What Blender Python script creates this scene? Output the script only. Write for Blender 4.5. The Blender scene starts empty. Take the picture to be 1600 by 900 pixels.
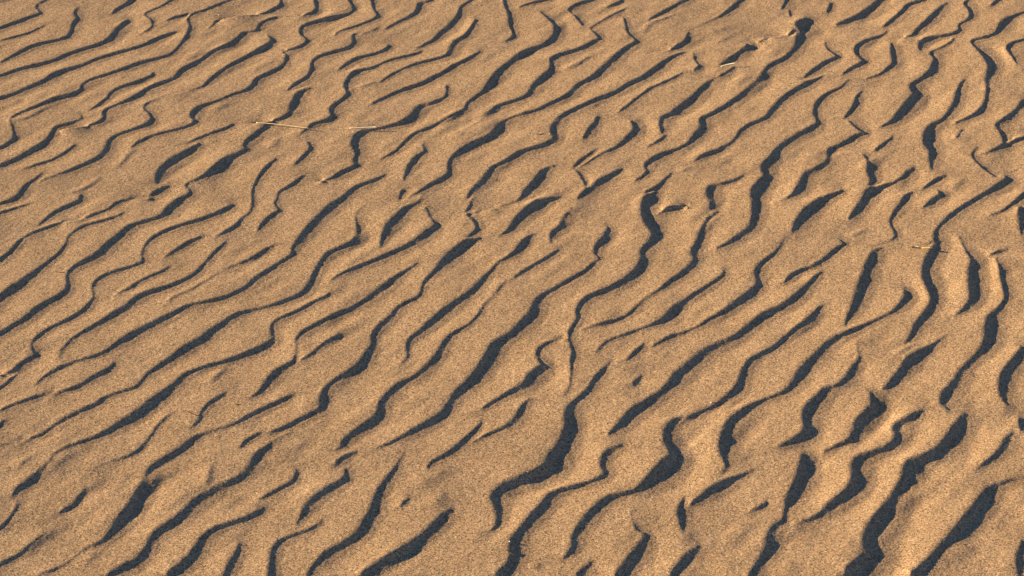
import bpy, math, random
import numpy as np

# ------------------------------------------------------------------ camera
CAM_H, PITCH, HFOV = 1.73, math.radians(30.0), math.radians(26.0)
SUN_EL, SUN_AZ = math.radians(14.0), math.radians(-4.0)   # azimuth: direction the light travels over the ground, from +x
TAN_E = math.tan(SUN_EL)
D = np.array([math.cos(SUN_AZ), math.sin(SUN_AZ)])
TH = math.tan(HFOV / 2)
SP, CP = math.sin(PITCH), math.cos(PITCH)


def ground(px, py, z=0.0):
    """Photograph position (1600 x 900) -> point of the plane at height z."""
    a = (np.asarray(px, float) - 800) / 800 * TH
    b = (450 - np.asarray(py, float)) / 800 * TH
    dy = CP + b * SP
    dz = -SP + b * CP
    t = (z - CAM_H) / dz
    return a * t, dy * t


def image(x, y, z=0.0):
    zz = z - CAM_H
    dep = y * CP - zz * SP
    up = y * SP + zz * CP
    dep = np.maximum(dep, 1e-3)
    return 800 + x / dep / TH * 800, 450 - up / dep / TH * 800


# ------------------------------------------------------------------ ripple survey
# Every slip face of the sand: centre line and width, read tile by tile
# (tile letter, then x,y,width in tile units); a negative width is a weak ripple.
TILES = dict(A=(0, 0), B=(530, 0), C=(1060, 0), D=(0, 298), E=(530, 298), F=(1060, 298),
             G=(0, 596), H=(530, 596), I=(1060, 596))
K = 540 / 1599.0
SURVEY = """
A 0,132,14 60,110,14 120,88,16 190,62,14 178,45,8 168,28,8 200,8,8 240,-8,6
A 0,188,6 70,170,8 140,150,9 180,130,9 205,117,3
A 0,290,6 50,265,10 110,235,18 160,212,14 230,195,10 300,178,14 330,155,20 345,110,22 365,85,20 350,60,18 365,35,10
A -10,358,14 80,325,14 160,305,12 250,280,14 300,258,18 370,232,14 440,212,14 500,190,20 530,160,24 560,130,26 595,98,22 590,88,6
A 518,62,4 540,45,16 580,25,20 625,-5,22
A -10,461,16 60,438,14 120,412,18 190,385,20 240,355,24 280,335,18 350,312,14 400,295,16 460,268,14 540,245,14 620,225,14 680,205,18 720,185,18 770,168,14 815,150,4
A 640,156,3 680,145,8 710,118,12 700,90,10 670,66,6 700,50,10 750,30,12 800,0,14 820,-10,14
A -10,694,14 35,672,18 70,640,18 62,590,10 50,550,8 80,530,8 130,512,14 190,488,18 250,462,18 320,445,16 375,420,16 385,395,18 420,370,14 480,352,14 560,325,14 630,300,18 690,282,12 760,265,12 800,245,12 840,205,14 870,165,16 885,120,18 872,85,14 900,65,12 960,45,12 1020,20,12 1075,0,10 1100,-12,8
A 770,98,4 820,80,10 868,70,10
A 410,512,3 450,490,10 500,455,16 515,430,14 560,405,14 620,385,12 670,365,12 710,345,10 705,330,5
A -10,774,14 60,745,14 120,715,18 180,680,18 230,645,24 250,610,22 260,590,14 310,575,12 380,548,10 368,524,4
A 280,600,4 340,592,6 400,582,8 460,565,14 490,540,26 485,515,18 520,495,12 580,472,14 640,445,18 690,410,20 750,382,18 810,360,20 840,330,24 890,302,20 940,275,22 980,245,20 1030,222,18 1080,200,22 1115,175,26 1130,155,14 1190,142,10 1205,115,18 1240,95,12 1280,80,8 1330,78,3
A 965,135,3 990,115,8 1000,98,8 1060,85,5 1140,72,6 1220,65,10 1270,45,18 1300,30,22 1305,5,16 1295,-15,10
A 1390,75,5 1440,62,12 1470,40,20 1465,10,18 1455,-10,12
A 110,782,3 160,765,8 230,745,10 290,715,14 330,690,16 350,668,8
A 180,840,3 280,805,6 340,785,14 410,755,18 470,725,24 500,690,28 515,650,24 550,625,16 620,600,16 680,578,18 710,550,24 690,520,10 665,490,6 720,462,6 800,440,6 880,420,6 940,400,8 965,380,16 1000,350,18 1060,310,18 1130,270,18 1200,235,18 1250,205,20 1265,185,16 1240,160,6
A 605,685,4 650,655,14 720,625,10 800,605,8 880,582,14 910,560,18 890,530,22 920,505,28 950,488,16 1000,470,8 1070,440,12 1130,422,12 1170,400,22 1190,370,20 1250,340,20 1300,315,22 1325,285,18 1330,250,14 1310,240,6 1370,225,10 1415,205,18 1425,180,16 1395,155,14 1400,125,16 1450,105,14 1510,90,14 1570,77,14 B 45,65,14 72,44,16 60,15,14 42,-10,12
A 870,662,3 920,640,10 980,618,12 1050,595,14 1080,578,14 1075,570,5
A 728,845,14 735,810,26 760,780,34 810,740,34 860,715,36 900,690,32 925,670,18 915,655,6
D 0,62,10 50,48,16 95,22,24 A 112,878,26 130,855,18 160,835,14 200,800,8
A 700,905,20 740,885,26 770,868,20 780,860,6
A 1190,570,4 1250,560,6 1310,545,16 1350,520,32 1365,480,34 1385,440,32 1410,420,20 1440,408,4
A 1275,690,-8 1290,650,-14 1310,630,-4
A 1365,765,8 1400,735,20 1430,705,22 1440,680,14 1425,650,12
A 1390,620,6 1430,590,10 1450,575,12 1510,560,14 1545,535,22 1535,505,22 1560,480,20 B 30,455,20 45,430,20 35,395,24 60,355,24 75,335,16 150,318,10 220,285,10 290,265,8 350,250,8 380,238,6
A 1330,420,4 1370,390,18 1420,365,20 1445,330,20 1450,290,20 1480,265,16 1540,245,14 B 30,230,14 60,215,20 75,190,20 65,165,12 100,155,6 150,145,8 175,132,8
B 0,325,8 30,305,18 80,275,16 140,258,10 200,240,14 235,215,20 225,200,8
A 1550,170,4 1560,155,8 B 0,148,8 60,130,10 120,108,10 170,88,16 185,70,18 165,40,16 155,0,14 150,-12,14
A 1480,838,4 1540,825,14 B 0,805,20 50,785,24 85,765,18 75,740,20 90,715,26 85,690,30 75,660,34 95,625,26 150,603,10 190,592,6 270,575,14 330,550,30 360,520,36 380,495,26 430,480,14 480,460,16 500,440,14 500,395,10
B 215,132,3 280,100,10 340,72,16 370,45,24 375,20,20 420,5,12 440,-8,10
B 360,222,4 400,205,10 440,185,16 480,150,26 520,120,28 550,85,24 565,50,20 562,38,14 600,10,12 630,-8,10
B 185,385,5 240,350,12 300,320,12 360,295,12 440,275,10 500,258,18 525,230,30 540,200,26 580,175,20 610,140,20 635,95,16 630,85,6
B 150,480,5 220,450,14 300,415,16 380,390,20 430,365,24 480,340,18 530,310,22 580,285,16 650,245,14 650,235,5
B 765,195,4 800,178,14 812,155,16 797,110,20 790,60,18 772,20,16 766,-12,12
B 190,735,4 260,700,14 300,665,20 350,620,18 420,590,14 480,560,14 540,530,12 590,505,18 588,488,10 620,460,16 680,420,24 710,380,36 740,340,32 790,295,24 840,260,28 870,240,20 940,215,18 990,185,30 1012,145,34 1000,110,20 970,85,10 930,50,-8
B 830,32,3 890,15,8 960,0,8 1000,-10,8
B 690,520,5 740,490,16 800,470,12 870,445,20 910,400,32 950,360,30 985,330,28 990,300,22 985,270,14 1050,245,12 1120,225,18 1180,195,20 1210,178,18 1190,155,10 1165,130,6 1200,105,8 1260,75,10 1325,42,6
B 1130,115,10 1115,95,12 1080,60,8 1065,45,10 1100,25,14 1160,5,12 1190,-8,10
B 1235,35,3 1290,15,8 1310,5,10 1300,-10,8
B 1050,320,-3 1110,300,-10 1140,275,-12 1190,250,-4
E 320,35,4 B 370,890,14 420,860,22 480,832,24 515,800,22 510,768,14 520,740,18 560,705,24 620,670,26 680,645,24 730,610,34 760,575,30 785,550,10 850,530,8 920,510,12 980,480,16 1040,455,20 1090,420,28 1110,395,22 1170,365,22 1230,315,26 1290,260,28 1330,225,24 1380,195,20 1372,178,10 1340,150,14 1332,120,16 1320,80,10
E 590,40,6 B 620,885,24 670,840,30 700,805,34 710,780,20 760,755,18 830,715,24 870,695,16 940,675,16 990,655,28 1010,630,26 990,600,24 1010,570,28 1050,530,22 1120,495,20 1200,460,18 1280,430,20 1340,395,22 1400,365,22 1460,325,28 1510,290,28 1540,270,18 C 0,254,12 30,240,6
B 1390,262,3 1460,243,8 1540,228,8 C 0,215,20 38,198,26 45,165,14 50,145,6
B 1430,95,5 1480,70,14 1530,45,18 C 30,8,14 70,-10,14
B 1420,150,-10 1450,110,-10 1550,70,-8 1565,60,-3
B 1290,520,5 1330,495,14 1380,455,14 1420,425,12 1440,408,8 1530,370,12 C 0,350,12 20,338,6
B 1130,645,8 1160,610,24 1190,570,24 1200,535,12
B 1085,775,8 1120,745,18 1160,715,12 1190,690,8
B 1100,778,4 1160,745,14 1210,715,8 1270,690,14 1320,660,24 1360,625,34 1380,595,32 1360,565,16 1350,555,4
B 1150,865,12 1125,820,10 1095,785,6
E 1100,42,6 B 1140,895,28 1180,862,26 1230,830,24 1290,800,24 1310,780,12
E 740,75,-3 820,50,6 850,30,16 B 870,890,32 910,850,36 940,810,36 970,780,20 995,772,6
B 1430,678,4 1480,655,12 1510,630,10
B 1495,620,6 1495,580,24 1500,550,26 1540,530,20 C 0,508,28 50,475,34 110,420,34 150,380,24 160,368,6
B 1365,838,4 1410,815,14 1432,790,16 1418,772,14 1435,752,22 1480,725,22 1540,700,14 C 0,690,12 50,665,18 90,625,28 120,590,30 110,555,22 150,535,18 220,495,22 280,455,26 340,405,26 390,365,28 405,330,24 430,305,18 490,275,22 540,235,26 562,195,30 575,150,56 585,118,76 605,96,34
C 365,190,5 400,182,12 460,170,6 520,158,10 550,138,28
B 1420,895,16 1480,865,26 1510,830,14 1540,800,8
B 300,835,6 315,800,18 340,760,28 370,725,24 400,700,12 385,660,-8
C 50,140,-4 120,108,-5 190,78,6 230,55,20 270,25,24 310,-5,24
C 200,300,6 240,280,20 290,245,24 330,220,24 318,200,14
C 185,358,8 230,335,14 260,312,12
C 75,325,6 88,318,16 105,303,16 80,280,8 70,240,-8
C 480,45,10 500,15,20 512,-8,22
C 520,78,6 518,60,10 514,45,6
C 690,58,12 710,25,20 705,8,6
C 725,115,4 780,100,16 840,75,26 900,40,36 930,10,26 970,-10,18
C 950,125,10 1000,90,20 1040,55,22 1065,25,18 1130,5,12 1160,-8,10
C 1030,178,3 1085,165,12 1110,140,22 1160,95,22 1200,60,28 1230,30,22 1245,16,6
C 580,362,5 620,335,20 680,295,22 740,265,16 720,245,10 690,225,8 680,190,-6
C 760,345,8 800,320,16 850,295,20 860,275,18 830,245,20 830,220,24 870,190,18 930,170,10 965,150,8 960,138,4
C 870,365,-6 930,345,6 970,320,18 1005,290,26 1000,250,28 990,210,16 985,195,5
C 1120,232,10 1125,205,30 1160,182,18 1220,170,10 1275,158,14 1308,140,22 1300,115,10 1340,95,14 1360,65,22 1345,30,20 1325,15,10 1360,-8,8
C 935,588,6 990,565,20 1040,520,44 1090,465,52 1110,430,36 1085,400,30 1120,370,18 1170,335,26 1190,300,36 1195,270,22 1168,243,8 1220,220,10 1270,190,10 1275,170,8
C 1280,570,6 1340,545,8 1390,525,22 1425,480,22 1435,420,20 1440,360,30 1455,310,40 1440,275,34 1410,245,20 1375,215,12 1360,190,14 1420,175,12 1470,155,14 1500,120,34 1530,95,34 1550,78,14 1610,52,8
C 1450,28,12 1470,12,16 1495,-5,10
C 1565,295,5 1550,260,14 1530,225,24 1540,205,14 1610,182,10
C 75,745,8 120,720,14 180,700,14 210,685,22 235,668,10 265,640,5 290,605,14 340,575,18 400,550,18 450,500,28 490,455,22 540,420,18 600,390,24 640,370,14 670,350,5
C 770,545,10 800,520,22 825,480,22 830,450,18 850,420,8
C 885,860,14 905,830,26 890,790,30 890,760,26 865,720,-10 850,710,-4
C 910,700,10 940,680,18 980,650,12 990,635,6
C 1130,875,6 1180,845,22 1220,825,22 1235,815,8
C 1170,780,10 1180,740,36 1180,690,34 1160,660,40 1160,620,44 1180,585,30 1220,560,16 1260,520,24 1290,470,26 1300,420,24 1320,380,18 1330,368,6
C 1290,640,14 1310,610,18 1315,598,5
C 1420,710,4 1470,690,14 1530,665,26 1605,638,14
C 1515,665,20 1510,630,24 1495,600,20 1475,578,14 1520,548,18 1575,510,26 1605,468,30
C 1470,815,10 1430,790,10 1385,750,12 1362,715,12 1385,680,6
C 1280,868,-3 1320,845,-14 1335,825,-10
D 0,105,12 60,85,8 130,62,6 190,45,5
D 175,165,4 220,130,16 270,95,18 330,68,18 375,45,20 378,15,14
D -10,332,18 40,295,20 80,255,22 100,228,14 160,195,14 230,170,14 290,148,8 390,130,8 440,110,14 500,90,12 540,60,14 580,45,10 640,38,5 700,32,3
D -10,518,28 40,470,28 100,430,26 160,385,24 220,335,16 280,285,14 310,240,10 320,210,8 370,175,14 420,155,10 490,135,6 550,115,8 575,100,3
D -10,672,20 60,628,22 120,595,24 180,545,24 240,510,22 300,475,24 320,440,18 315,395,16 330,365,14 390,330,22 450,300,26 500,255,28 550,215,24 600,170,24 660,145,14 740,122,16 790,85,40 840,45,30 880,20,18 A 882,875,14 862,853,12 930,825,16 980,800,34 1020,775,50 1050,745,34 1110,715,22 1145,692,14 1132,672,14 1160,645,24 1200,615,26 1245,585,20
D -10,852,4 60,840,14 100,805,24 150,775,24 168,758,14 150,720,12 165,690,18 220,645,16 280,615,14 340,585,18 390,555,20 420,520,20 435,490,8 430,450,8 445,420,16 490,390,14 560,365,12 630,345,14 668,325,16 660,300,10 665,270,8 690,235,16 740,200,16 800,175,16 860,155,14 930,135,16 1000,108,18 1060,82,22 1080,68,16 1072,58,4
G -10,42,16 40,5,16 D 75,850,12
D 275,745,6 310,715,14 330,690,12 390,655,16 450,622,20 520,580,24 590,540,26 640,495,24 700,470,20 780,445,18 850,415,18 910,380,20 950,340,18 990,295,18 1030,255,14 1045,235,6
D 540,470,4 600,455,12 640,425,14 700,395,12 750,375,10 785,350,6
D 755,315,5 810,280,14 870,245,18 920,220,12 945,210,3
D 1000,215,4 1050,190,16 1100,162,22 1120,132,12 1160,98,10 1172,50,12 A 1172,890,12 1185,850,16 1220,795,20 1260,755,20 1280,735,10
D 1195,185,10 1220,150,18 1270,110,20 1298,90,14 1275,60,12 1285,32,8 A 1290,893,10 1330,870,16 1380,840,22 1405,815,14
D 785,520,-8 800,495,-8 870,465,-6 930,430,-8 980,400,-6 1060,355,-5 1120,335,6 1180,310,12 1240,270,14 1275,255,4
G 165,20,8 D 200,870,12 230,850,16 290,820,18 320,806,8 360,788,6 430,770,10 490,745,14 560,700,24 620,665,26 680,635,24 760,595,24 830,560,22 870,535,12 940,518,8 1010,505,16 1080,480,18 1150,445,24 1180,415,22 1240,375,20 1300,335,18 1358,297,14 1357,270,14 1390,230,24 1440,170,34 1480,125,30 1540,72,32 E 0,55,28 45,18,24 B 75,870,18 130,848,14 190,825,16 215,808,8
G -10,305,-4 60,282,5 120,268,6 190,250,16 260,205,22 330,165,22 400,130,20 460,105,22 485,80,16 550,55,10 620,35,14 650,13,14 D 680,855,16 730,820,20 800,775,26 870,725,28 940,690,28 980,655,28 1030,620,22 1080,585,18 1140,560,12 1210,545,8 1280,525,12 1350,500,18 1410,470,24 1445,425,26 1460,385,22 1490,335,22 1520,295,22 1569,272,20 E 60,245,22 92,215,30 95,180,20 80,130,-8 85,100,-8 125,60,-5
E -39,415,6 0,392,10 60,365,14 140,335,18 210,305,20 280,275,20 350,240,24 400,205,28 445,175,28 450,155,10 430,125,-10 400,75,-8
D 990,890,-10 1010,860,-10 1060,815,-5
G 1155,75,4 1195,58,14 1225,28,24 D 1270,855,28 1320,820,26 1360,795,18 1370,760,8 1372,720,6 1375,685,10 1410,655,22 1470,620,20 1540,585,22 E 0,572,24 60,545,20 130,505,24 200,455,32 250,415,28 300,378,18 355,345,10 360,335,3
D 1380,790,6 1440,760,10 1500,710,14 1560,680,14 1575,668,4
E 195,265,6 205,220,20 235,165,30 280,120,34 310,90,24 370,55,-8 385,20,-8
E 280,45,8 290,15,16 B 300,880,12
E 600,215,5 630,195,20 645,170,20 625,130,18 600,108,14 660,95,8 720,82,5
E 590,95,14 610,70,16 620,20,-6
E 740,208,5 790,185,20 820,150,36 860,105,36 920,65,40 970,45,20 1025,28,4
E 290,805,-8 320,770,12 318,730,12 325,695,16 370,660,20 430,610,32 490,560,30 560,510,28 620,465,26 670,410,24 710,365,12 730,335,8 790,305,16 840,265,26 865,230,24 890,208,14 905,200,4
G 1555,320,4 1590,300,16 H 20,290,24 60,250,26 130,205,30 180,170,40 200,130,34 200,100,24 240,55,30 290,15,26 E 340,870,18 390,835,24 440,790,28 480,730,26 510,680,20 560,645,14 610,615,14 650,570,14 680,520,-8 720,480,-8 755,435,-12 770,420,-4
E 980,240,-8 990,195,20 1030,170,24 1050,125,26 1060,102,10
E 800,408,4 850,375,14 920,335,16 980,300,16 1010,280,14 1015,268,4
G 1560,385,14 H 0,372,24 40,345,18 90,325,6 200,300,8 280,265,14 350,230,24 430,190,32 490,150,38 515,110,34 550,55,28 E 600,895,36 650,840,44 690,780,46 730,715,42 790,675,28 850,620,36 900,570,44 920,520,36 940,490,24 1000,455,18 1070,415,22 1140,375,22 1190,330,18 1208,312,10 1190,290,16 1197,260,24 1230,220,26 1250,185,24 1245,165,8
H 1045,70,-8 1070,20,-8 E 1075,845,12 1082,790,22 1085,740,14 1068,690,12 1070,660,22 1085,630,18 1110,590,20 1110,550,24 1140,505,22 1200,475,20 1260,450,20 1320,420,26 1380,380,30 1410,320,28 1410,275,24 1445,245,28 1465,200,30 1450,150,56 1425,115,40 1420,70,40 1440,30,44 1470,2,18
E 1450,108,5 1500,92,13 1560,78,14 F 20,73,10 42,70,4
H 660,130,8 700,105,16 760,70,18 820,40,24 870,15,34 E 890,862,42 940,830,44 965,812,20 935,790,16 925,750,24 940,720,18 990,695,9 1050,682,5
E 1110,645,4 1200,620,8 1280,600,12 1340,575,18 1380,540,-14 1420,500,-8 1490,455,12 1540,415,22 F 0,398,22 50,360,28 85,320,30 75,280,24 100,235,26 115,185,24 140,135,22 180,105,20 185,93,6
E 1190,745,6 1230,710,16 1260,690,12 1330,665,12 1400,640,12 1480,610,18 1540,575,40 F 0,540,34 50,500,22 120,455,20 180,415,20 215,385,16 205,350,-6
E 1450,720,6 1500,695,12 1550,670,14 F 20,660,8 90,632,14 150,595,20 220,560,24 290,510,28 350,465,30 380,430,26 365,385,20 390,340,24 440,298,16 470,260,-8 495,210,-6
E 1335,785,10 1370,755,24 1405,720,18 1412,708,5
H 700,695,5 735,670,20 745,620,30 740,570,40 725,530,40 770,490,36 830,470,36 900,440,50 970,410,70 1000,360,76 1040,300,64 1070,220,52 1070,150,46 1080,115,30 1110,85,18 1160,35,22 E 1185,880,20 1210,850,22 1245,810,18 1258,790,6
H 1245,245,8 1300,210,36 1360,150,44 1430,100,36 1500,50,32 E 1545,895,42 F 0,860,50 60,810,44 120,755,36 180,720,28 260,685,26 330,635,30 400,580,30 470,545,26 540,500,34 590,455,28 640,400,18 665,375,6
E 1365,897,14 1380,878,18 1400,858,6
F 150,82,10 165,45,40 C 150,895,36 158,868,26 200,855,10 260,838,8 305,815,10
F 175,270,6 230,245,14 290,210,26 340,175,30 360,120,36 365,60,44 C 365,885,50 395,845,44 418,812,36 400,775,30 440,735,30 470,690,28 540,640,24 600,605,24 650,575,24 642,545,16 635,515,20 650,475,24 690,435,18 750,408,14 780,380,10 790,368,4
F 420,50,3 490,42,6 530,20,18 C 555,885,30 582,845,44 592,810,24 640,785,24 690,755,24 705,720,24 700,695,16 760,670,20 820,635,24 868,612,18 825,590,8 790,555,8
F 530,190,14 560,150,40 600,100,44 650,60,36 700,30,22 760,5,16 C 752,872,5
F 790,130,8 830,92,30 870,45,40 C 895,885,28 940,868,24 990,850,16 1040,825,20 1075,800,34 1090,780,14
F 900,255,3 985,230,6 1010,205,20 1000,175,16 985,140,14 1010,100,24 1040,60,24 1060,25,20 1085,8,8
F 1130,80,5 1180,50,26 1220,25,28 1210,2,14 C 1200,878,5
F 1040,715,4 1080,680,20 1110,620,26 1160,560,30 1190,500,36 1170,440,40 1150,390,40 1160,330,40 1190,280,40 1205,240,40 1195,200,20 1203,178,16 1250,130,22 1310,85,22 1380,42,20 1420,18,18 C 1450,882,20 1500,855,36 1530,835,36 1520,812,10
F 1150,252,3 1185,240,14
F 1440,115,4 1500,95,8 1560,55,18 1605,18,24
F 1592,200,14 1592,130,30 1588,70,20
F 770,625,4 790,590,20 820,540,36 845,470,44 870,400,48 890,340,40 915,290,36 938,268,12
F 625,350,12 670,325,16 720,285,24 770,245,18 745,220,-8
F 810,210,-8 850,190,-10 880,178,-3
F 490,430,8 530,395,22 570,372,14 630,352,3
I 0,190,8 90,150,10 180,110,18 230,80,36 280,30,40 F 300,865,28 312,825,24 335,790,22 380,760,18 440,730,20 500,680,20 550,635,20 600,605,28 640,570,26 648,545,14 680,525,-4
I 200,430,6 225,400,10 225,370,20 215,320,44 225,260,60 250,200,56 300,150,38 360,110,24 420,80,14 490,55,18 535,22,34 F 570,850,40 600,810,40 640,770,34 700,710,34 760,670,24 850,632,20 920,600,12 990,565,14 1040,525,28 1065,490,34 1050,455,12
I 460,305,6 520,285,20 580,255,40 610,225,50 600,180,44 610,130,50 650,90,50 690,45,34 740,22,14 F 775,880,28 805,845,34 832,800,26 840,775,8 825,700,-5
I 940,40,5 985,17,24 F 1030,850,36 1080,785,44 1130,750,26 1190,710,18 1240,670,-8
I 1250,130,8 1235,95,40 1250,50,50 1285,15,50 F 1310,850,34 1350,800,28 1400,755,30 1440,700,54 1450,640,54 1450,590,36 1490,545,22 1520,500,20 1515,450,22 1505,400,26 1490,350,-16 1470,310,-10
F 1285,575,6 1330,545,18 1370,500,44 1370,440,48 1370,370,50 1370,320,36 1355,303,14 1330,270,-8 1300,210,-8
F 1440,298,6 1480,285,10 1535,270,5
I 1525,108,10 1510,60,36 1508,15,44 F 1520,845,40 1560,795,40 1605,735,40
G -10,145,8 40,120,12 110,95,14 180,70,12 240,58,8 320,40,12 380,18,14 D 430,868,18 490,840,22 520,815,18 530,795,6
G -5,222,20 12,195,20 25,178,5
G 60,530,8 85,505,24 130,475,26 180,435,34 210,400,20 240,370,12 250,340,8 310,305,8 370,285,8 430,265,14 490,240,20 550,205,26 620,165,28 670,130,36 720,90,34 780,45,28 820,15,28 D 850,862,26 900,835,18 970,810,14 1040,792,16 1100,770,18 1170,745,22 1240,715,30 1268,685,26 1265,650,20 1260,620,10 1290,595,16 1350,570,14 1410,540,16 1460,510,12 1510,490,10 1530,470,-4
G -10,698,20 35,655,20 65,615,20 85,575,12 82,548,5
G -10,856,16 50,825,18 100,800,14 130,770,10 190,720,-8
G 450,390,-4 580,350,6 640,320,14 680,280,12 710,240,12 740,195,14 790,150,-6
G 270,610,5 310,595,20 350,570,20 370,535,14 400,500,-8
G 180,895,6 270,865,10 340,825,12 390,780,8 450,755,10 490,735,24 540,680,40 600,605,50 640,545,52 680,470,44 700,410,30 740,380,28 800,345,28 860,305,32 905,268,26 920,252,8 1000,225,-6 1080,200,10 1150,165,18 1230,125,20 1300,95,20 1340,72,14 1370,62,3
G 890,212,12 928,180,16 935,145,14 970,105,18 1020,75,20 1045,52,6
G 510,900,26 590,860,28 650,825,34 690,770,34 720,715,30 770,680,34 840,630,38 900,570,44 950,535,40 1020,495,34 1090,465,34 1140,430,36 1175,390,36 1195,350,36 1230,318,24 1250,290,6 1280,265,-6 1340,235,-8
G 1115,310,8 1140,280,18 1190,250,16 1210,238,5
G 1240,240,3 1320,215,16 1380,185,22 1440,155,20 1490,130,28 1500,80,28 1510,40,22 1545,5,20 E 20,862,28 60,845,34 105,810,40 135,760,36 165,710,26 160,670,20 200,620,24 250,580,26 262,555,18 300,525,18 370,490,16 385,460,14 400,420,18 450,370,22 500,320,32 560,270,36 610,240,32 645,225,14 650,213,4
G 1200,545,6 1250,520,10 1310,490,16 1360,460,22 1375,430,16 1370,400,-8
G 785,900,34 840,860,34 885,820,40 920,770,36 950,720,26 1000,685,22 1070,660,18 1140,635,18 1195,610,22 1215,593,12
G 1045,905,34 1080,840,34 1105,785,22 1110,740,6
G 1375,660,8 1400,625,20 1430,575,28 1480,530,24 1540,490,24 H 15,470,24 38,440,22 28,400,8
G 1258,905,30 1265,820,24 1275,770,24 1310,735,20 1370,710,14 1430,690,14 1480,660,14 1490,643,4
G 1425,905,16 1460,850,24 1510,805,24 H 0,768,24 60,735,26 105,705,40 130,655,40 165,600,44 180,550,36 200,495,26 240,440,24 265,400,18 290,350,-10 300,325,-4
H 410,405,8 430,375,16 490,345,20 550,305,24 600,260,22 640,220,18 660,188,8
H 610,280,6 660,258,12 720,235,14 790,205,24 830,165,30 860,110,24 885,83,6
H 745,905,50 800,850,50 815,790,44 815,740,40 850,690,28 900,630,36 950,580,40 985,530,36 1010,510,20 1090,490,16 1160,468,14 1220,445,24 1245,420,24 1222,385,22 1240,335,30 1280,310,26 1305,295,6
H 1030,825,6 1070,795,20 1095,750,24 1095,710,26 1150,640,34 1210,575,34 1260,540,24 1330,522,14 1390,500,26 1460,450,64 1520,400,84 1560,350,64 1545,310,34 1520,270,34 1530,220,34 1560,185,24 1600,170,8
H 115,905,40 180,855,36 250,815,36 330,770,34 400,715,36 460,660,36 500,615,34 517,598,10
H 1295,905,44 1350,840,50 1390,785,56 1420,740,40 1420,703,10 1375,680,-8 1350,600,-6
H 1105,905,24 1150,865,30 1165,838,10
I -20,905,40 0,875,40 50,820,50 85,780,30 95,763,8
I 20,692,8 22,640,34 15,590,24 25,543,8
H 285,585,-8 305,560,20 320,548,4
H 920,870,-8 940,840,-6
I 670,325,5 740,295,14 800,275,24 820,240,34 850,190,50 900,140,56 920,110,44 900,70,26 890,48,6
I 525,662,4 600,640,8 660,620,24 720,570,40 790,520,50 830,470,64 830,410,60 840,370,50 880,345,26 950,320,24 1010,285,44 1025,240,48 1010,210,36 1060,185,34 1110,155,30 1130,140,10
I 340,905,30 390,830,36 430,770,40 430,715,34 450,680,32 490,650,24 495,620,8 505,590,24 540,520,56 580,440,64 590,380,50 585,333,20
I 795,905,80 860,850,90 910,800,96 890,740,64 920,680,90 970,610,80 1020,530,60 1065,450,60 1080,390,56 1140,365,36 1200,330,40 1260,280,60 1300,220,60 1330,170,44 1330,148,10
I 1380,405,5 1440,365,14 1500,320,30 1530,270,36 1545,243,12
I 1090,908,50 1160,850,50 1230,775,50 1290,710,50 1350,640,54 1400,575,54 1450,510,50 1490,480,24 1550,455,-14 1590,450,-10
I 1590,225,20 1592,170,30
I 1585,905,24 1585,820,30 1600,735,20
I 35,585,8 100,545,20 160,505,30 230,470,34 290,440,18 350,410,-8
I 320,605,6 360,595,14 400,575,18 412,558,4
I 250,880,-20 265,820,-14
A 1000,515,-16 1040,490,-14 1080,475,-8
A 540,782,-10 580,745,-12 605,715,-8 640,690,-6
A 350,892,-8 420,860,-8 480,815,-6
A 60,558,-6 130,545,-6 200,508,-6 260,485,-4
B 90,600,-18 110,565,-14 145,548,-8
B 100,405,-6 150,390,-8 190,380,-5
H 400,500,-14 440,465,-22 500,430,-22 560,400,-12
H 465,590,-16 490,545,-14 510,515,-8
I 1050,610,-14 1120,545,-20 1200,490,-18 1270,445,-10
I 465,745,-18 540,695,-16 620,672,-10
I 1280,850,-22 1350,785,-16 1420,740,-8
I 30,755,-26 70,715,-20 90,690,-10
G 235,435,-12 300,370,-16 350,320,-12
G 400,865,-10 450,812,-14 490,790,-8
G 970,485,-8 990,380,-8
G 90,395,-10 160,348,-8
G 705,490,-14 760,420,-14
G 130,800,-14 200,740,-16 260,690,-8
C 170,150,-16 260,120,-18
C 20,795,-8 70,770,-6
D 275,790,-10 300,735,-10
F 1030,760,-8 1120,700,-8
I 550,880,-24 545,830,-16
"""


def read_survey():
    out = []
    for line in SURVEY.strip().splitlines():
        pts, ox, oy = [], 0, 0
        for tok in line.split():
            if tok in TILES:
                ox, oy = TILES[tok]
                continue
            a, b, w = (float(v) for v in tok.split(","))
            n = abs(w)
            n = max(n - 3 * min(1, max(0, (22 - n) / 10)), 1.5) if n < 22 else n   # thin ones read too wide when blurred
            pts.append((ox + a * K, oy + b * K, n * K, 0.0 if w < 0 else 1.0))
        out.append(np.array(pts))
    return out


# ------------------------------------------------------------------ numeric helpers
rng = np.random.default_rng(11)


def lattice(seed, n=256):
    return np.random.default_rng(seed).standard_normal((n, n)).astype(np.float32)


def noise(x, y, scale, seed):
    """Smooth value noise (cubic), tiling far away, for points x, y."""
    L = lattice(seed)
    n = L.shape[0]
    u, v = x / scale + 57.3, y / scale + 31.7
    iu, iv = np.floor(u).astype(int), np.floor(v).astype(int)
    fu, fv = (u - iu).astype(np.float32), (v - iv).astype(np.float32)
    su, sv = fu * fu * fu * (fu * (fu * 6 - 15) + 10), fv * fv * fv * (fv * (fv * 6 - 15) + 10)
    a, b = L[iu % n, iv % n], L[(iu + 1) % n, iv % n]
    c, d = L[iu % n, (iv + 1) % n], L[(iu + 1) % n, (iv + 1) % n]
    return (a + (b - a) * su) * (1 - sv) + (c + (d - c) * su) * sv


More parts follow.
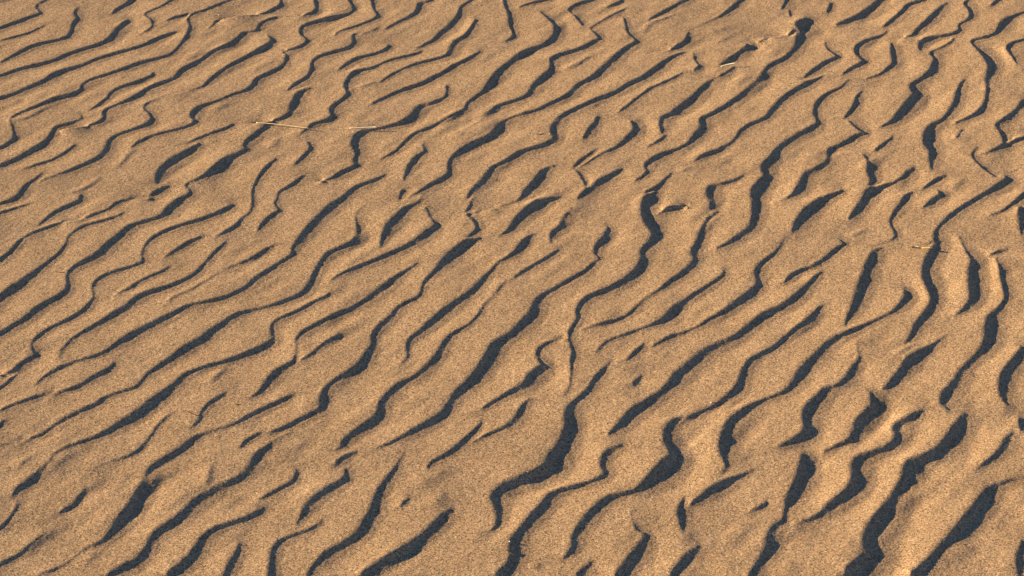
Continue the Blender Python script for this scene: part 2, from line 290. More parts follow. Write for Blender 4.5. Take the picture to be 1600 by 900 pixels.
def gauss(a, s):
    if s <= 0:
        return a
    r = int(3 * s + 1)
    k = np.exp(-0.5 * (np.arange(-r, r + 1) / s) ** 2)
    k = (k / k.sum()).astype(np.float32)
    for ax in (0, 1):
        p = np.pad(a, [(r, r) if i == ax else (0, 0) for i in (0, 1)], mode="edge")
        o = np.zeros_like(a)
        n = a.shape[ax]
        for i, w in enumerate(k):
            o += w * (p[i:i + n] if ax == 0 else p[:, i:i + n])
        a = o
    return a


def smooth1d(a, s):
    r = int(3 * s + 1)
    if len(a) < 3 or r < 1:
        return a
    k = np.exp(-0.5 * (np.arange(-r, r + 1) / s) ** 2)
    k /= k.sum()
    return np.convolve(np.pad(a, r, mode="edge"), k, "valid")


def dense(p, step=0.7):
    """Catmull-Rom through the survey points, about `step` photo pixels apart."""
    n = len(p)
    q = np.vstack([2 * p[0] - p[1], p, 2 * p[-1] - p[-2]])
    q[0, 2:], q[-1, 2:] = p[0, 2:], p[-1, 2:]
    res = []
    for i in range(n - 1):
        p0, p1, p2, p3 = q[i:i + 4]
        m = max(2, int(np.hypot(*(p2 - p1)[:2]) / step))
        t = (np.arange(m) / m)[:, None]
        cr = 0.5 * (2 * p1 + (p2 - p0) * t + (2 * p0 - 5 * p1 + 4 * p2 - p3) * t ** 2 + (3 * p1 - p0 - 3 * p2 + p3) * t ** 3)
        lin = p1 + (p2 - p1) * t
        res.append(np.hstack([cr[:, :2], lin[:, 2:]]))
    res.append(p[-1:])
    r = np.vstack(res)
    for c in range(4):
        r[:, c] = smooth1d(r[:, c], 3.0)
    return r


# ------------------------------------------------------------------ heights of the rippled sand
DX, DY = 0.0016, 0.0018
X0, X1, Y0, Y1 = -1.26, 1.26, 2.08, 4.40
gx = np.arange(X0, X1, DX)
gy = np.arange(Y0, Y1, DY)
NX, NY = len(gx), len(gy)


def wild(x, y):
    """Ripples beyond the surveyed patch: warped, forked, uneven."""
    nx, ny = math.sin(math.radians(54)), -math.cos(math.radians(54))
    wx = 0.034 * noise(x, y, 0.20, 1) + 0.012 * noise(x, y, 0.07, 2)
    lam = 0.074
    s = (x * nx + y * ny + wx) / lam + 0.35 * noise(x, y, 0.5, 3)
    t = s - np.floor(s)
    up = np.clip(t / 0.74, 0, 1)
    dn = np.clip((t - 0.74) / 0.26, 0, 1)
    prof = np.where(t < 0.74, up ** 1.25, 1 - dn * dn * (3 - 2 * dn)) - 0.5
    amp = 0.0062 * np.clip(0.75 + 0.5 * noise(x, y, 0.12, 4), 0.15, 1.5)
    return prof * amp


def prepare(pts):
    r = dense(pts)
    px, py, w, strong = r.T
    tx, ty = np.gradient(px), np.gradient(py)
    wide = np.clip((w - 6) / 8, 0, 1)          # broad faces turn their bends more gently
    tx = smooth1d(tx, 4) * (1 - wide) + smooth1d(tx, 14) * wide
    ty = smooth1d(ty, 4) * (1 - wide) + smooth1d(ty, 14) * wide
    l = np.hypot(tx, ty) + 1e-9
    nx, ny = ty / l, -tx / l          # left of travel (y down): towards the light
    w = np.maximum(w, 0.7)
    return dict(px=px, py=py, w=w, nx=nx, ny=ny, strong=strong, fix=np.ones(len(px)), inset=np.zeros(len(px)))


def place(b):
    """Crest line, foot line and drop of one slip face, on the ground."""
    px, py, w, nx, ny = b["px"], b["py"], b["w"], b["nx"], b["ny"]
    k = w * (0.5 - b["inset"])
    cx, cy, sx, sy = px + nx * k, py + ny * k, px - nx * w / 2, py - ny * w / 2
    zc = np.zeros(len(px))
    zs = np.zeros(len(px))
    for _ in range(3):
        CX, CY = ground(cx, cy, zc)
        SX, SY = ground(sx, sy, zs)
        mx, my = (CX + SX) / 2, (CY + SY) / 2
        ex, ey = smooth1d(np.gradient(mx), 4), smooth1d(np.gradient(my), 4)
        el = np.hypot(ex, ey) + 1e-9
        gnx, gny = ey / el, -ex / el
        wg = np.abs((SX - CX) * gnx + (SY - CY) * gny)
        sinp = np.abs(gnx * D[0] + gny * D[1])
        L = wg / np.maximum(sinp, 0.30)
        h = L * TAN_E * GAIN * (0.72 + 0.28 * b["strong"]) * b["fix"]
        h = smooth1d(np.minimum(h, np.minimum(0.020, (0.84 * wg + 0.0011) * np.clip(sinp / 0.4, 0.4, 1.0))), 12)
        zc, zs = 0.55 * h, -0.45 * h
    b.update(CX=CX, CY=CY, SX=SX, SY=SY, h=h, zs=zs)


def lay(b):
    place(b)
    T = np.linspace(0, 1, int(max(6, b["w"].max() * 1.6)))[None, :]
    # slip face: steep below the crest, flattening out at the foot
    face = 1 - np.clip(T / 0.72, 0, 1)
    prof = np.where(T < 0.72, face ** 1.15, 0.0) - 0.05 * np.sin(np.pi * np.clip((T - 0.3) / 0.7, 0, 1))
    x = b["CX"][:, None] + (b["SX"] - b["CX"])[:, None] * T
    y = b["CY"][:, None] + (b["SY"] - b["CY"])[:, None] * T
    z = b["zs"][:, None] + b["h"][:, None] * prof
    # beyond the foot the trough runs on, just grazed by the light
    T2 = np.linspace(1.05, 1.75, T.shape[1])[None, :]
    x2 = b["CX"][:, None] + (b["SX"] - b["CX"])[:, None] * T2
    y2 = b["CY"][:, None] + (b["SY"] - b["CY"])[:, None] * T2
    z2 = b["zs"][:, None] - b["h"][:, None] * TROUGH * np.sin((T2 - 1) / 0.75 * np.pi / 2)
    n = NX * NY
    tot = [0, 0, 0]
    for xx, yy, zz, wt in ((x, y, z, 1.0), (x2, y2, z2, 0.02)):
        i = np.round((xx - X0) / DX).astype(int)
        j = np.round((yy - Y0) / DY).astype(int)
        ok = (i >= 0) & (i < NX) & (j >= 0) & (j < NY)
        idx = (i * NY + j)[ok]
        tot[0] = tot[0] + np.bincount(idx, zz[ok] * wt, n)
        tot[1] = tot[1] + np.bincount(idx, minlength=n) * wt
        tot[2] = tot[2] + np.bincount(idx, (b["w"][:, None] + 0 * zz)[ok] * wt, n)
    return tot


def shade(z):
    """How far (m) each cell lies below the light grazing past the crests before it."""
    R = np.empty_like(z)
    R[0] = z[0]
    sh = DX * math.tan(SUN_AZ) / DY
    drop = DX / math.cos(SUN_AZ) * TAN_E
    js = np.arange(NY) - sh
    for i in range(1, NX):
        R[i] = np.maximum(z[i], np.interp(js, np.arange(NY), R[i - 1]) - drop)
    return R - z


def tune(bands, z):
    """Raise or lower each slip face until its shade is as wide as surveyed."""
    d = shade(z) > 4e-5
    N = 72
    T = np.linspace(-0.6, 2.0, N)[None, :]
    err, off, cover = [], [], []
    for b in bands:
        # measured across the surveyed width, whatever the inset of the crest
        ux, uy = b["SX"] - b["CX"], b["SY"] - b["CY"]
        s = 1 / (1 - b["inset"])
        ax_, ay_ = b["SX"] - ux * s, b["SY"] - uy * s
        x = ax_[:, None] + (ux * s)[:, None] * T
        y = ay_[:, None] + (uy * s)[:, None] * T
        i = np.clip(np.round((x - X0) / DX).astype(int), 0, NX - 1)
        j = np.clip(np.round((y - Y0) / DY).astype(int), 0, NY - 1)
        S = d[i, j]
        goal = np.where(b["strong"] > 0.5, np.interp(b["w"], [7, 11, 15], [0.83, 0.90, 0.98]), 0.7)
        m = int(np.searchsorted(T[0], 0.45))
        back = np.cumprod(S[:, m::-1], 1).sum(1) * (2.6 / N)
        ahead = np.cumprod(S[:, m:], 1).sum(1) * (2.6 / N)
        start, end = smooth1d(T[0, m] - back, 8), smooth1d(T[0, m] + ahead, 8)
        cover.append(((back > 0) & (goal > 0.9)).sum() / max(1, (goal > 0.9).sum()) if (goal > 0.9).any() else 1)
        lit = back <= 0
        err.append(np.abs(end - goal).mean())
        off.append(start.mean())
        b["fix"] = np.clip(b["fix"] * np.clip(1 + 0.5 * (goal - end), 0.75, 1.4), 0.3, 2.1)
        b["fix"] = smooth1d(b["fix"], 9)
        b["inset"] = smooth1d(np.clip(b["inset"] - np.where(lit, 0.1, 0.5) * np.clip(start, -0.4, 0.4), -0.2, 0.3), 9)
    print("ripple fit", round(float(np.mean(off)), 3), round(float(np.mean(cover)), 3), end=" ")
    print("ripple fit", round(float(np.mean(err)), 3))


GAIN, TROUGH = 1.0, 0.25


def solve(acc, wgt, sweeps, bend=1):
    """Membrane through the laid-out cells, coarse to fine."""
    pyr = [(acc, wgt)]
    while min(pyr[-1][0].shape) > 12:
        a, w = pyr[-1]
        a = np.pad(a, [(0, a.shape[0] % 2), (0, a.shape[1] % 2)])
        w = np.pad(w, [(0, w.shape[0] % 2), (0, w.shape[1] % 2)])
        f = lambda m: m[0::2, 0::2] + m[1::2, 0::2] + m[0::2, 1::2] + m[1::2, 1::2]
        pyr.append((f(a), f(w)))
    z = None
    for a, w in reversed(pyr):
        fix = w > 0
        val = np.where(fix, a / np.maximum(w, 1e-9), 0).astype(np.float32)
        if z is None:
            z = np.where(fix, val, val[fix].mean() if fix.any() else 0).astype(np.float32)
        else:
            z = np.repeat(np.repeat(z, 2, 0), 2, 1)[:a.shape[0], :a.shape[1]]
            z = np.where(fix, val, z)
        def lap(m):
            p = np.pad(m, 1, mode="edge")
            return p[:-2, 1:-1] + p[2:, 1:-1] + p[1:-1, :-2] + p[1:-1, 2:] - 4 * m
        for _ in range(sweeps // 3 if bend else sweeps):
            z = np.where(fix, val, z + 0.25 * lap(z))
        for _ in range(sweeps * bend):      # then let the surface resist bending, not only stretching
            l = lap(z)
            z = np.where(fix, val, z - 0.028 * lap(l) + STRETCH * l)
    return z


def swell_weak(weak):
    """Worn-down ripples: long gentle windward side, lee side just grazed by the light."""
    total = np.zeros((NX, NY), np.float32)
    for lo, hi, sig in ((0, 3.4, 2.0), (3.4, 5.5, 3.0), (5.5, 99, 4.2)):
        line = np.zeros(NX * NY)
        for b in weak:
            if not lo <= b["w"].max() < hi:
                continue
            x, y = ground(b["px"], b["py"])
            fade = np.sin(np.pi * np.linspace(0.06, 0.94, len(x))) ** 0.6
            seg = np.hypot(np.gradient(x), np.gradient(y)) * fade
            for k in range(7):
                back = sig * DX * (0.9 + 0.8 * k)
                i = np.clip(np.round((x - D[0] * back - X0) / DX).astype(int), 0, NX - 1)
                j = np.clip(np.round((y - D[1] * back - Y0) / DY).astype(int), 0, NY - 1)
                line += np.bincount(i * NY + j, seg * (1 - k / 7) / DX, NX * NY)
        soft = gauss(line.reshape(NX, NY).astype(np.float32), sig)
        total += soft * WEAK * TAN_E * sig * DX
    return total


WEAK = 4.0


def build_heights():
    bands = [prepare(p) for p in read_survey()]
    weak = [b for b in bands if b["strong"].max() < 0.05]
    bands = [b for b in bands if b["strong"].max() >= 0.05]
    XX, YY = np.meshgrid(gx, gy, indexing="ij")
    u, v = image(XX, YY)
    out = np.maximum(np.maximum(-u, u - 1600), np.maximum(-v, v - 900))
    W = wild(XX, YY)
    z = None
    for turn in range(TURNS):
        acc = wgt = wid = 0
        for b in bands:
            p, q, r = lay(b)
            acc, wgt, wid = acc + p, wgt + q, wid + r
        acc, wgt, wid = (m.reshape(NX, NY) for m in (acc, wgt, wid))
        wid = np.where(wgt > 0, wid / np.maximum(wgt, 1e-9), 0)
        acc = np.where(wgt > 0, acc / np.maximum(wgt, 1e-9), 0)
        runout = gauss(((wgt > 0) & (wgt < 0.9)).astype(np.float32), 1.5)
        wgt = (wgt > 0).astype(float)
        free = (out > 26) & (wgt == 0)
        acc[free] = W[free]
        wgt[free] = 1
        z = solve(acc, wgt, 24 if turn < TURNS - 1 else 70)
        # broad crests are rounder than thin ones
        k = np.clip(gauss((wid > 8).astype(np.float32), 5.0) * 1.4, 0, 1)
        z = gauss(z, 0.65) * (1 - k) + gauss(z, 2.2) * k
        z = gauss(z, 3.5) * runout + z * (1 - runout)
        if turn < TURNS - 1:
            tune(bands, z)
    return z + swell_weak(weak)


TURNS = 6
STRETCH = 0.012
Z = build_heights()

# stretched tensor grid: fine over the patch, coarser around it, then out to the horizon
def axis(core, step, lo, hi, reach):
    mid_hi = np.arange(core[-1] + 0.009, hi, 0.009)
    mid_lo = np.arange(core[0] - 0.009, lo, -0.009)[::-1]
    far, s, p = [], 0.012, 0.0
    while p < reach:
        p += s
        s *= 1.12
        far.append(p)
    far = np.array(far)
    return np.concatenate([(mid_lo[0] - far)[::-1], mid_lo, core, mid_hi, mid_hi[-1] + far]), len(far) + len(mid_lo)


ax, ox = axis(gx, DX, -4.4, 4.4, 900.0)
ay, oy = axis(gy, DY, -0.4, 8.2, 900.0)
AX, AY = np.meshgrid(ax, ay, indexing="ij")
rim = np.maximum(np.maximum(X0 - AX, AX - X1), np.maximum(Y0 - AY, AY - Y1))
far_fade = np.clip((3.6 - rim) / 2.0, 0, 1)
H = np.zeros_like(AX, dtype=np.float32)
H[:] = wild(AX, AY) * far_fade
H[ox:ox + NX, oy:oy + NY] = Z
near = np.clip(1 - rim / 1.5, 0, 1).astype(np.float32)
ra = math.radians(52)
RU, RV = AX * math.cos(ra) + AY * math.sin(ra), -AX * math.sin(ra) + AY * math.cos(ra)   # along and across the ripples
H += near * (0.00036 * np.clip(0.85 + 0.6 * noise(AX, AY, 0.16, 25), 0.2, 2.0) * noise(RU, RV * 2.6, 0.050, 21) + 0.00010 * noise(RU, RV * 1.5, 0.012, 22) + 0.0005 * noise(RU, RV * 1.6, 0.10, 23))
# grains standing up from the surface
grain = rng.standard_normal(H.shape).astype(np.float32)
H += 0.00011 * np.clip(1 - rim / 0.05, 0, 1).astype(np.float32) * np.clip(grain, -2, 2.5)
# slow swells of the dune field far away
swell = np.clip((np.hypot(AX, AY - 3) - 8) / 60, 0, 1)
H += (swell * (1.2 * noise(AX, AY, 45.0, 31) + 3.0 * noise(AX, AY, 160.0, 32))).astype(np.float32)


def sand_height(x, y):
    i = np.clip(np.searchsorted(ax, x) - 1, 0, len(ax) - 2)
    j = np.clip(np.searchsorted(ay, y) - 1, 0, len(ay) - 2)
    f = (x - ax[i]) / (ax[i + 1] - ax[i])
    g = (y - ay[j]) / (ay[j + 1] - ay[j])
    return (H[i, j] * (1 - f) + H[i + 1, j] * f) * (1 - g) + (H[i, j + 1] * (1 - f) + H[i + 1, j + 1] * f) * g


# ------------------------------------------------------------------ scene basics
scene = bpy.context.scene
col = scene.collection


def new_mat(name):
    m = bpy.data.materials.new(name)
    m.use_nodes = True
    nt = m.node_tree
    return m, nt, nt.nodes["Principled BSDF"]


def ramp(nt, fac, stops):
    r = nt.nodes.new("ShaderNodeValToRGB")
    els = r.color_ramp.elements
    while len(els) < len(stops):
        els.new(0.5)
    for e, (p, c) in zip(els, stops):
        e.position = p
        e.color = (*c, 1)
    nt.links.new(fac, r.inputs[0])
    return r.outputs[0]


def sand_material():
    m, nt, b = new_mat("loose_sand")
    co = nt.nodes.new("ShaderNodeTexCoord")
    vor = nt.nodes.new("ShaderNodeTexVoronoi")
    vor.inputs["Scale"].default_value = 800
    nt.links.new(co.outputs["Object"], vor.inputs["Vector"])
    sep = nt.nodes.new("ShaderNodeSeparateColor")
    nt.links.new(vor.outputs["Color"], sep.inputs[0])
    grains = ramp(nt, sep.outputs[0], [
        (0.00, (0.09, 0.060, 0.036)), (0.14, (0.20, 0.136, 0.083)), (0.40, (0.38, 0.262, 0.166)),
        (0.72, (0.46, 0.321, 0.207)), (0.93, (0.57, 0.41, 0.26)), (1.0, (0.74, 0.60, 0.44))])
    hues = ramp(nt, sep.outputs[1], [(0.0, (1.16, 0.96, 0.80)), (0.35, (1.0, 1.0, 1.0)), (0.65, (0.97, 1.02, 0.90)), (1.0, (1.0, 0.93, 1.10))])
    hmul = nt.nodes.new("ShaderNodeMix")
    hmul.data_type = "RGBA"
    hmul.blend_type = "MULTIPLY"
    hmul.inputs[0].default_value = 1.0
    nt.links.new(grains, hmul.inputs[6])
    nt.links.new(hues, hmul.inputs[7])
    grains = hmul.outputs[2]
    no = nt.nodes.new("ShaderNodeTexNoise")
    no.inputs["Scale"].default_value = 14
    no.inputs["Detail"].default_value = 5
    nt.links.new(co.outputs["Object"], no.inputs["Vector"])
    tint = ramp(nt, no.outputs[0], [(0.3, (0.92, 0.91, 0.90)), (0.7, (1.05, 1.05, 1.06))])
    mul = nt.nodes.new("ShaderNodeMix")
    mul.data_type = "RGBA"
    mul.blend_type = "MULTIPLY"
    mul.inputs[0].default_value = 1.0
    nt.links.new(grains, mul.inputs[6])
    nt.links.new(tint, mul.inputs[7])
    nt.links.new(mul.outputs[2], b.inputs["Base Color"])
    b.inputs["Roughness"].default_value = 0.9
    b.inputs["Diffuse Roughness"].default_value = 0.3
    b.inputs["Specular IOR Level"].default_value = 0.15
    bump = nt.nodes.new("ShaderNodeBump")
    bump.inputs["Strength"].default_value = 0.4
    bump.inputs["Distance"].default_value = 0.0005
    fine = nt.nodes.new("ShaderNodeTexVoronoi")
    fine.inputs["Scale"].default_value = 1250
    nt.links.new(co.outputs["Object"], fine.inputs["Vector"])
    inv = nt.nodes.new("ShaderNodeMath")
    inv.operation = "SUBTRACT"
    inv.inputs[0].default_value = 1.0
    nt.links.new(fine.outputs["Distance"], inv.inputs[1])
    nt.links.new(inv.outputs[0], bump.inputs["Height"])
    nt.links.new(bump.outputs[0], b.inputs["Normal"])
    return m


def build_sand():
    n, k = AX.shape
    co = np.empty((n * k, 3), np.float32)
    co[:, 0], co[:, 1], co[:, 2] = AX.ravel(), AY.ravel(), H.ravel()
    me = bpy.data.meshes.new("sand")
    me.vertices.add(n * k)
    me.vertices.foreach_set("co", co.ravel())
    i, j = np.meshgrid(np.arange(n - 1), np.arange(k - 1), indexing="ij")
    a = (i * k + j).ravel()
    quad = np.stack([a, a + k, a + k + 1, a + 1], 1).astype(np.int32)
    me.loops.add(quad.size)
    me.loops.foreach_set("vertex_index", quad.ravel())
    me.polygons.add(len(quad))
    me.polygons.foreach_set("loop_start", np.arange(0, quad.size, 4, dtype=np.int32))
    me.polygons.foreach_set("use_smooth", np.ones(len(quad), bool))
    me.update(calc_edges=True)
    me.materials.append(sand_material())
    o = bpy.data.objects.new("sand", me)
    col.objects.link(o)
    o["label"] = "tan wind-rippled desert sand with long dark slip faces"
    o["category"] = "sand"
    o["kind"] = "structure"
    return o


build_sand()


def plain(name, c1, c2, scale, rough=0.7, along=(1, 1, 1)):
    m, nt, b = new_mat(name)
    co = nt.nodes.new("ShaderNodeTexCoord")
    mp = nt.nodes.new("ShaderNodeMapping")
    mp.inputs["Scale"].default_value = along
    no = nt.nodes.new("ShaderNodeTexNoise")
    no.inputs["Scale"].default_value = scale
    no.inputs["Detail"].default_value = 4
    nt.links.new(co.outputs["Object"], mp.inputs["Vector"])
    nt.links.new(mp.outputs[0], no.inputs["Vector"])
    nt.links.new(ramp(nt, no.outputs[0], [(0.35, c1), (0.65, c2)]), b.inputs["Base Color"])
    b.inputs["Roughness"].default_value = rough
    b.inputs["Specular IOR Level"].default_value = 0.3
    return m


M_STRAW = plain("dry_straw", (0.55, 0.40, 0.20), (0.78, 0.63, 0.38), 300, 0.45, (0.15, 1, 1))
M_PALE = plain("bleached_straw", (0.80, 0.70, 0.45), (0.90, 0.82, 0.60), 300, 0.4, (0.15, 1, 1))
M_AWN = plain("brown_straw_tip", (0.20, 0.12, 0.06), (0.34, 0.22, 0.12), 400)
M_RED = plain("rusty_straw_end", (0.50, 0.26, 0.16), (0.64, 0.38, 0.24), 400)
M_TWIG = plain("dark_twig", (0.050, 0.030, 0.016), (0.13, 0.075, 0.035), 500)
M_LEAF = plain("dried_leaf", (0.045, 0.038, 0.026), (0.11, 0.09, 0.06), 350)
M_GREY = plain("weathered_leaf", (0.20, 0.16, 0.12), (0.34, 0.28, 0.21), 350)
M_GOLD = plain("golden_husk", (0.55, 0.36, 0.12), (0.80, 0.60, 0.28), 350, 0.4)


def on_sand(px, py, lift):
    """Ground points under photo positions, riding `lift` metres over the sand."""
    px, py = np.asarray(px, float), np.asarray(py, float)
    z = np.zeros(len(px))
    for _ in range(6):
        x, y = ground(px, py, z)
        z = sand_height(x, y) + lift
    return np.stack([x, y, z], 1)


def link_mesh(name, verts, faces, mat, parent=None, smooth=True):
    me = bpy.data.meshes.new(name)
    me.from_pydata([tuple(map(float, v)) for v in verts], [], faces)
    me.polygons.foreach_set("use_smooth", [smooth] * len(me.polygons))
    me.materials.append(mat)
    o = bpy.data.objects.new(name, me)
    col.objects.link(o)
    if parent:
        o.parent = parent
    return o


def stalk_geo(p0, p1, r0, r1, bow, origin, seed, stiff=True, flat=0.8, n=26, sides=8, joint=None, lift=0.0):
    """A round, slightly flattened stem between two photo positions, bridging the hollows it lies across."""
    t = np.linspace(0, 1, n)
    rnd = random.Random(seed)
    rad = r0 + (r1 - r0) * t
    bx, by = p0[0] + (p1[0] - p0[0]) * t, p0[1] + (p1[1] - p0[1]) * t
    wob = bow * np.sin(np.pi * t) + 0.15 * np.sin(2 * np.pi * t + rnd.random() * 6)
    P = on_sand(bx, by + wob, rad * 0.7)
    if stiff:
        zz = P[:, 2]
        # a stiff stem: the lowest straight-ish line above the sand
        line = zz[0] + (zz[-1] - zz[0]) * t
        z = line + max(0.0, float(np.max(zz - line)) * 0.95) + lift * t
        for _ in range(4):
            x, y = ground(bx, by + wob, z)
            P = np.stack([x, y, z], 1)
    if joint:
        for j in joint:
            rad = rad * (1 + 0.35 * np.exp(-((t - j) / 0.02) ** 2))
    d = np.gradient(P, axis=0)
    d /= np.linalg.norm(d, axis=1)[:, None]
    side = np.cross(d, (0, 0, 1.0))
    side /= np.linalg.norm(side, axis=1)[:, None]
    up = np.cross(side, d)
    V, F = [], []
    for i in range(n):
        for k in range(sides):
            a = 2 * math.pi * k / sides
            V.append(P[i] + rad[i] * (math.cos(a) * side[i] + flat * math.sin(a) * up[i]) - origin)
    for i in range(n - 1):
        for k in range(sides):
            F.append((i * sides + k, i * sides + (k + 1) % sides, (i + 1) * sides + (k + 1) % sides, (i + 1) * sides + k))
    F.append(tuple(range(sides))[::-1])
    F.append(tuple((n - 1) * sides + k for k in range(sides)))
    return V, F


def root(name, label, cat, px, py, group=None):
    p = on_sand([px], [py], 0.0)[0]
    o = bpy.data.objects.new(name, None)
    o.empty_display_size = 0.01
    col.objects.link(o)
    o.location = p
    o["label"], o["category"] = label, cat
    if group:
        o["group"] = group
    return o, p


def stem(name, label, cat, pieces, group=None, lift=0.0):
    """pieces: (part name, p0, p1, r0, r1 in mm, bow px, material, stiff, joints)"""
    if len(pieces) > 1:
        o, org = root(name, label, cat, *pieces[0][1], group)
    else:
        o, org = None, on_sand([pieces[0][1][0]], [pieces[0][1][1]], 0.0)[0]
    for k, (pn, p0, p1, r0, r1, bow, mat, stiff, joint) in enumerate(pieces):
        V, F = stalk_geo(p0, p1, r0 / 1000, r1 / 1000, bow, org, k + int(p0[0]), stiff, joint=joint, lift=lift)
        if o:
            link_mesh(pn, V, F, mat, o)
        else:
            s = link_mesh(name, V, F, mat)
            s.location = org
            s["label"], s["category"] = label, cat
            if group:
                s["group"] = group


STRAWS, TWIGS, GRAINS = "dry straws scattered on the sand", "dark twig bits lying on the sand", "odd coloured grains on the sand"
stem("dry_straw", "long thin pale straw with a hair-fine brown tip, lying across two ripples", "straw", [
    ("stalk", (400.5, 191.2), (484, 200.3), 0.95, 0.65, -0.6, M_STRAW, True, (0.42,)),
    ("tip", (382.5, 190.0), (401, 191.4), 0.25, 0.40, 0.2, M_AWN, False, None)], STRAWS)
stem("dry_straw", "bright flattened straw with a reddish broken end at a shadow's tip", "straw", [
    ("stalk", (546.5, 200.0), (589, 198.6), 0.7, 1.35, 0.1, M_PALE, True, (0.93,)),
    ("broken_end", (588.5, 198.6), (595, 199.0), 1.0, 0.7, 0.0, M_RED, False, None),
    ("tip", (530, 200.6), (547.5, 200.1), 0.3, 0.55, 0.2, M_STRAW, False, None)], STRAWS, lift=0.003)
stem("dry_straw", "short cream straw chip crossing the end of a short dark shadow", "straw", [
    ("stalk", (1126.5, 103.6), (1148.5, 98.4), 1.3, 1.5, -0.1, M_PALE, True, None)], STRAWS, lift=0.008)
stem("dry_straw", "hair-thin straw sliver between two broken shadows in the upper right", "straw", [
    ("stalk", (1334, 131.2), (1354, 131.0), 0.4, 0.55, 0.3, M_PALE, False, None)], STRAWS)
stem("dry_straw", "faint half-buried straw fibre below the long pale straw", "straw", [
    ("stalk", (370, 232.2), (389, 231.6), 0.35, 0.4, 0.1, M_STRAW, False, None)], STRAWS)
stem("twig", "small rusty brown twig on bare sand beside a kinked shadow on the left", "twig", [
    ("twig", (86, 424.2), (100, 425.4), 0.5, 0.65, 0.9, M_TWIG, False, None)], TWIGS)
stem("twig", "bent dark twig tilting down to a thicker right end, lower left", "twig", [
    ("twig", (291.5, 642.3), (306, 648.4), 0.5, 0.95, 0.7, M_TWIG, True, None)], TWIGS)
stem("twig", "blunt dark twig poking into a broad shadow near the bottom edge", "twig", [
    ("twig", (792, 860), (806, 868.5), 0.9, 0.6, 0.0, M_TWIG, True, None)], TWIGS)
stem("twig", "tiny brown splinter on the smooth sand left of a curved shadow", "twig", [
    ("twig", (840.5, 210.6), (850, 208.6), 0.45, 0.7, 0.2, M_TWIG, False, None)], TWIGS)
stem("twig", "stubby black twig crumb on a faint ripple", "twig", [
    ("twig", (366.5, 631.2), (373, 632.0), 0.6, 0.9, 0.9, M_TWIG, False, None)], TWIGS)
stem("twig", "reddish brown fibre just left of a small dark shadow", "twig", [
    ("twig", (417.5, 229.9), (427, 228.8), 0.3, 0.55, 0.1, M_RED, False, None)], TWIGS)


def ribbon(p0, p1, width, curl, lift0, lift1, thick, origin, twist=0.0, n=14, m=7, bow=0.0):
    """A curled scrap of leaf: a trough-shaped strip with real thickness."""
    t = np.linspace(0, 1, n)
    P = on_sand(p0[0] + (p1[0] - p0[0]) * t, p0[1] + (p1[1] - p0[1]) * t + bow * np.sin(np.pi * t), lift0 + (lift1 - lift0) * t)
    d = np.gradient(P, axis=0)
    d /= np.linalg.norm(d, axis=1)[:, None]
    side = np.cross(d, (0, 0, 1.0))
    side /= np.linalg.norm(side, axis=1)[:, None]
    up = np.cross(side, d)
    V, F = [], []
    for layer in (0, 1):
        for i in range(n):
            w = width * (0.25 + 0.75 * math.sin(math.pi * min(1, 0.12 + 0.8 * t[i])))
            for k in range(m):
                a = (k / (m - 1) - 0.5) * 2
                th = a * curl + twist * (t[i] - 0.5)
                off = side[i] * w * math.sin(th) / max(curl, 0.4) + up[i] * (w * (1 - math.cos(th)) / max(curl, 0.4) + layer * thick)
                V.append(P[i] + off - origin)
    s = n * m
    for i in range(n - 1):
        for k in range(m - 1):
            a = i * m + k
            F.append((a, a + 1, a + m + 1, a + m))
            F.append((s + a, s + a + m, s + a + m + 1, s + a + 1))
    for i in range(n - 1):
        a, b = i * m, i * m + m - 1
        F.append((a, a + m, s + a + m, s + a))
        F.append((b, s + b, s + b + m, b + m))
    for k in range(m - 1):
        a, b = k, (n - 1) * m + k
        F.append((a, s + a, s + a + 1, a + 1))
        F.append((b, b + 1, s + b + 1, s + b))
    return V, F


leaf, org = root("leaf_scrap", "curled dark leaf scrap, grey at one end, beside a broad shadow", "leaf", 1426, 387)
link_mesh("blade", *ribbon((1424, 386.0), (1435.5, 387.8), 0.0021, 1.1, 0.0006, 0.0010, 0.0003, org, 0.4), M_LEAF, leaf)
link_mesh("withered_end", *ribbon((1415.5, 385.6), (1425, 387.2), 0.0015, 0.7, 0.0003, 0.0006, 0.0003, org, -0.3), M_GREY, leaf)
link_mesh("pale_edge", *ribbon((1430.5, 384.4), (1435.5, 386.0), 0.0007, 0.5, 0.0026, 0.0022, 0.0003, org), M_PALE, leaf)
husk, org = root("husk", "golden seed husk flake with a pale rim at a shadow's edge", "husk", 1448, 388)
link_mesh("flake", *ribbon((1439, 387.6), (1456, 387.8), 0.0022, 0.5, 0.0004, 0.0016, 0.0003, org, 0.2), M_GOLD, husk)
link_mesh("rim", *ribbon((1451, 386.4), (1457.5, 387.8), 0.0008, 0.4, 0.0021, 0.0021, 0.0003, org), M_PALE, husk)
org = on_sand([1443], [395.5], 0.0)[0]
o = link_mesh("husk", *ribbon((1439.5, 395.4), (1447.5, 396.0), 0.0011, 0.6, 0.0003, 0.0004, 0.0002, org), M_GOLD)
o.location = org
o["label"], o["category"] = "small orange husk crumb just below the golden husk flake", "husk"


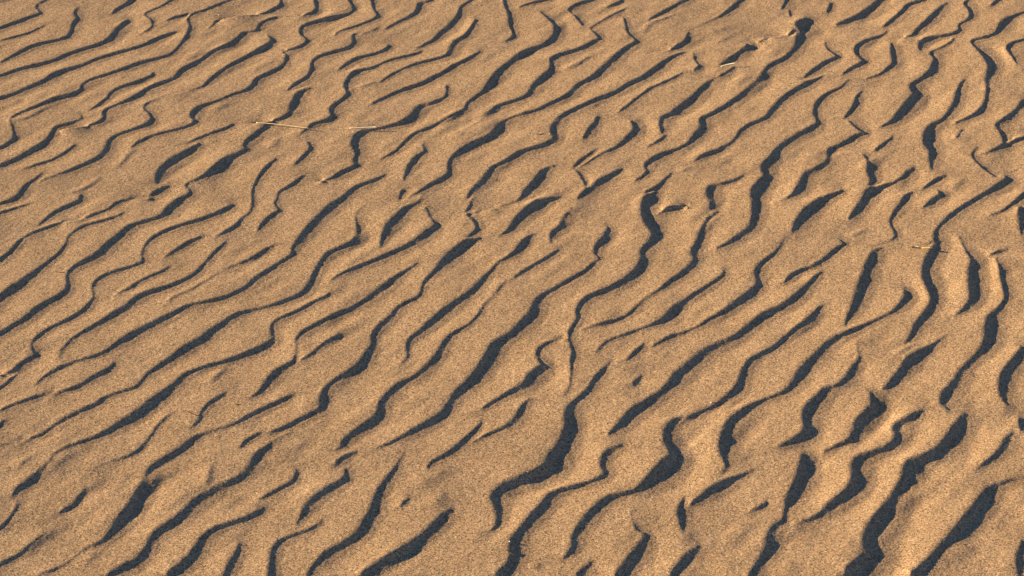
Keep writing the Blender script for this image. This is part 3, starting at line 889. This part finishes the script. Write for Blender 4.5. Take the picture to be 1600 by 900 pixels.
def grain_of_sand(px, py, mm, mat, label, seed):
    r = mm / 2000
    rnd = random.Random(seed)
    p = on_sand([px], [py], r * 0.55)[0]
    import bmesh
    bm = bmesh.new()
    bmesh.ops.create_icosphere(bm, subdivisions=2, radius=r)
    ax3 = [(rnd.uniform(-1, 1), rnd.uniform(-1, 1), rnd.uniform(-1, 1)) for _ in range(5)]
    for v in bm.verts:
        k = 1 + sum(0.07 * math.sin(3 * (v.co.x * a + v.co.y * b + v.co.z * c) / r + i) for i, (a, b, c) in enumerate(ax3))
        v.co *= k
        v.co.z *= 0.8
    me = bpy.data.meshes.new("sand_grain")
    bm.to_mesh(me)
    bm.free()
    me.polygons.foreach_set("use_smooth", [True] * len(me.polygons))
    me.materials.append(mat)
    g = bpy.data.objects.new("sand_grain", me)
    col.objects.link(g)
    g.location = p
    g["label"], g["category"], g["group"] = label, "grain", GRAINS


G_WHITE = plain("white_quartz", (0.80, 0.74, 0.64), (0.90, 0.86, 0.78), 600, 0.3)
G_AMBER = plain("amber_quartz", (0.75, 0.42, 0.18), (0.88, 0.60, 0.32), 600, 0.3)
G_PINK = plain("pink_quartz", (0.82, 0.62, 0.52), (0.90, 0.76, 0.68), 600, 0.3)
G_DARK = plain("dark_mineral", (0.045, 0.03, 0.02), (0.10, 0.065, 0.035), 600, 0.5)
grain_of_sand(194, 64.5, 2.2, G_WHITE, "cream quartz grain gleaming between two long shadows, top left", 1)
grain_of_sand(383, 351.3, 2.2, G_AMBER, "amber quartz grain right beside a short shadow", 2)
grain_of_sand(1111.6, 628.8, 2.6, G_PINK, "pinkish white grain just above a tapering shadow", 3)
grain_of_sand(341.8, 23.3, 2.0, G_WHITE, "pale cream grain near the top edge above a hooked shadow", 4)
grain_of_sand(534.2, 87.2, 2.2, G_DARK, "dark brown mineral grain below a thin shadow near the top", 5)
grain_of_sand(1396, 486.0, 2.4, G_DARK, "black mineral grain at the edge of a thin shadow on the right", 6)
grain_of_sand(796.3, 846, 2.2, G_WHITE, "white grain on the lit rim of a broad shadow near the bottom", 7)
grain_of_sand(858.6, 208.8, 2.0, G_WHITE, "tiny white grain right of the brown splinter, by a shadow's bend", 8)


# ------------------------------------------------------------------ light, sky, camera
world = bpy.data.worlds.new("World")
scene.world = world
world.use_nodes = True
wn = world.node_tree
sky = wn.nodes.new("ShaderNodeTexSky")
sky.sky_type = "NISHITA"
sky.sun_disc = False
sky.sun_elevation = SUN_EL
toward = (-D[0], -D[1])                       # horizontal direction to the sun
sky.sun_rotation = math.atan2(toward[0], toward[1])
sky.ozone_density = 3.0
sky.air_density = 0.75
sky.dust_density = 0.0
wn.links.new(sky.outputs[0], wn.nodes["Background"].inputs[0])
wn.nodes["Background"].inputs[1].default_value = 0.05

sun = bpy.data.lights.new("sun", "SUN")
sun.energy = 5.0
sun.angle = math.radians(0.5)
sun.color = (1.0, 0.755, 0.42)
so = bpy.data.objects.new("sun", sun)
col.objects.link(so)
so.rotation_euler = (math.pi / 2 - SUN_EL, 0, math.atan2(D[1], D[0]) - math.pi / 2)

cam = bpy.data.cameras.new("camera")
cam.sensor_width = 36
cam.lens = 18 / TH
cam.clip_start = 0.05
cam.clip_end = 3000
cobj = bpy.data.objects.new("camera", cam)
col.objects.link(cobj)
cobj.location = (0, 0, CAM_H)
cobj.rotation_euler = (math.pi / 2 - PITCH, 0, 0)
scene.camera = cobj

vs = scene.view_settings
vs.view_transform = "Standard"
vs.look = "None"
vs.gamma = 1
vs.use_curve_mapping = False
vs.exposure = 1.52
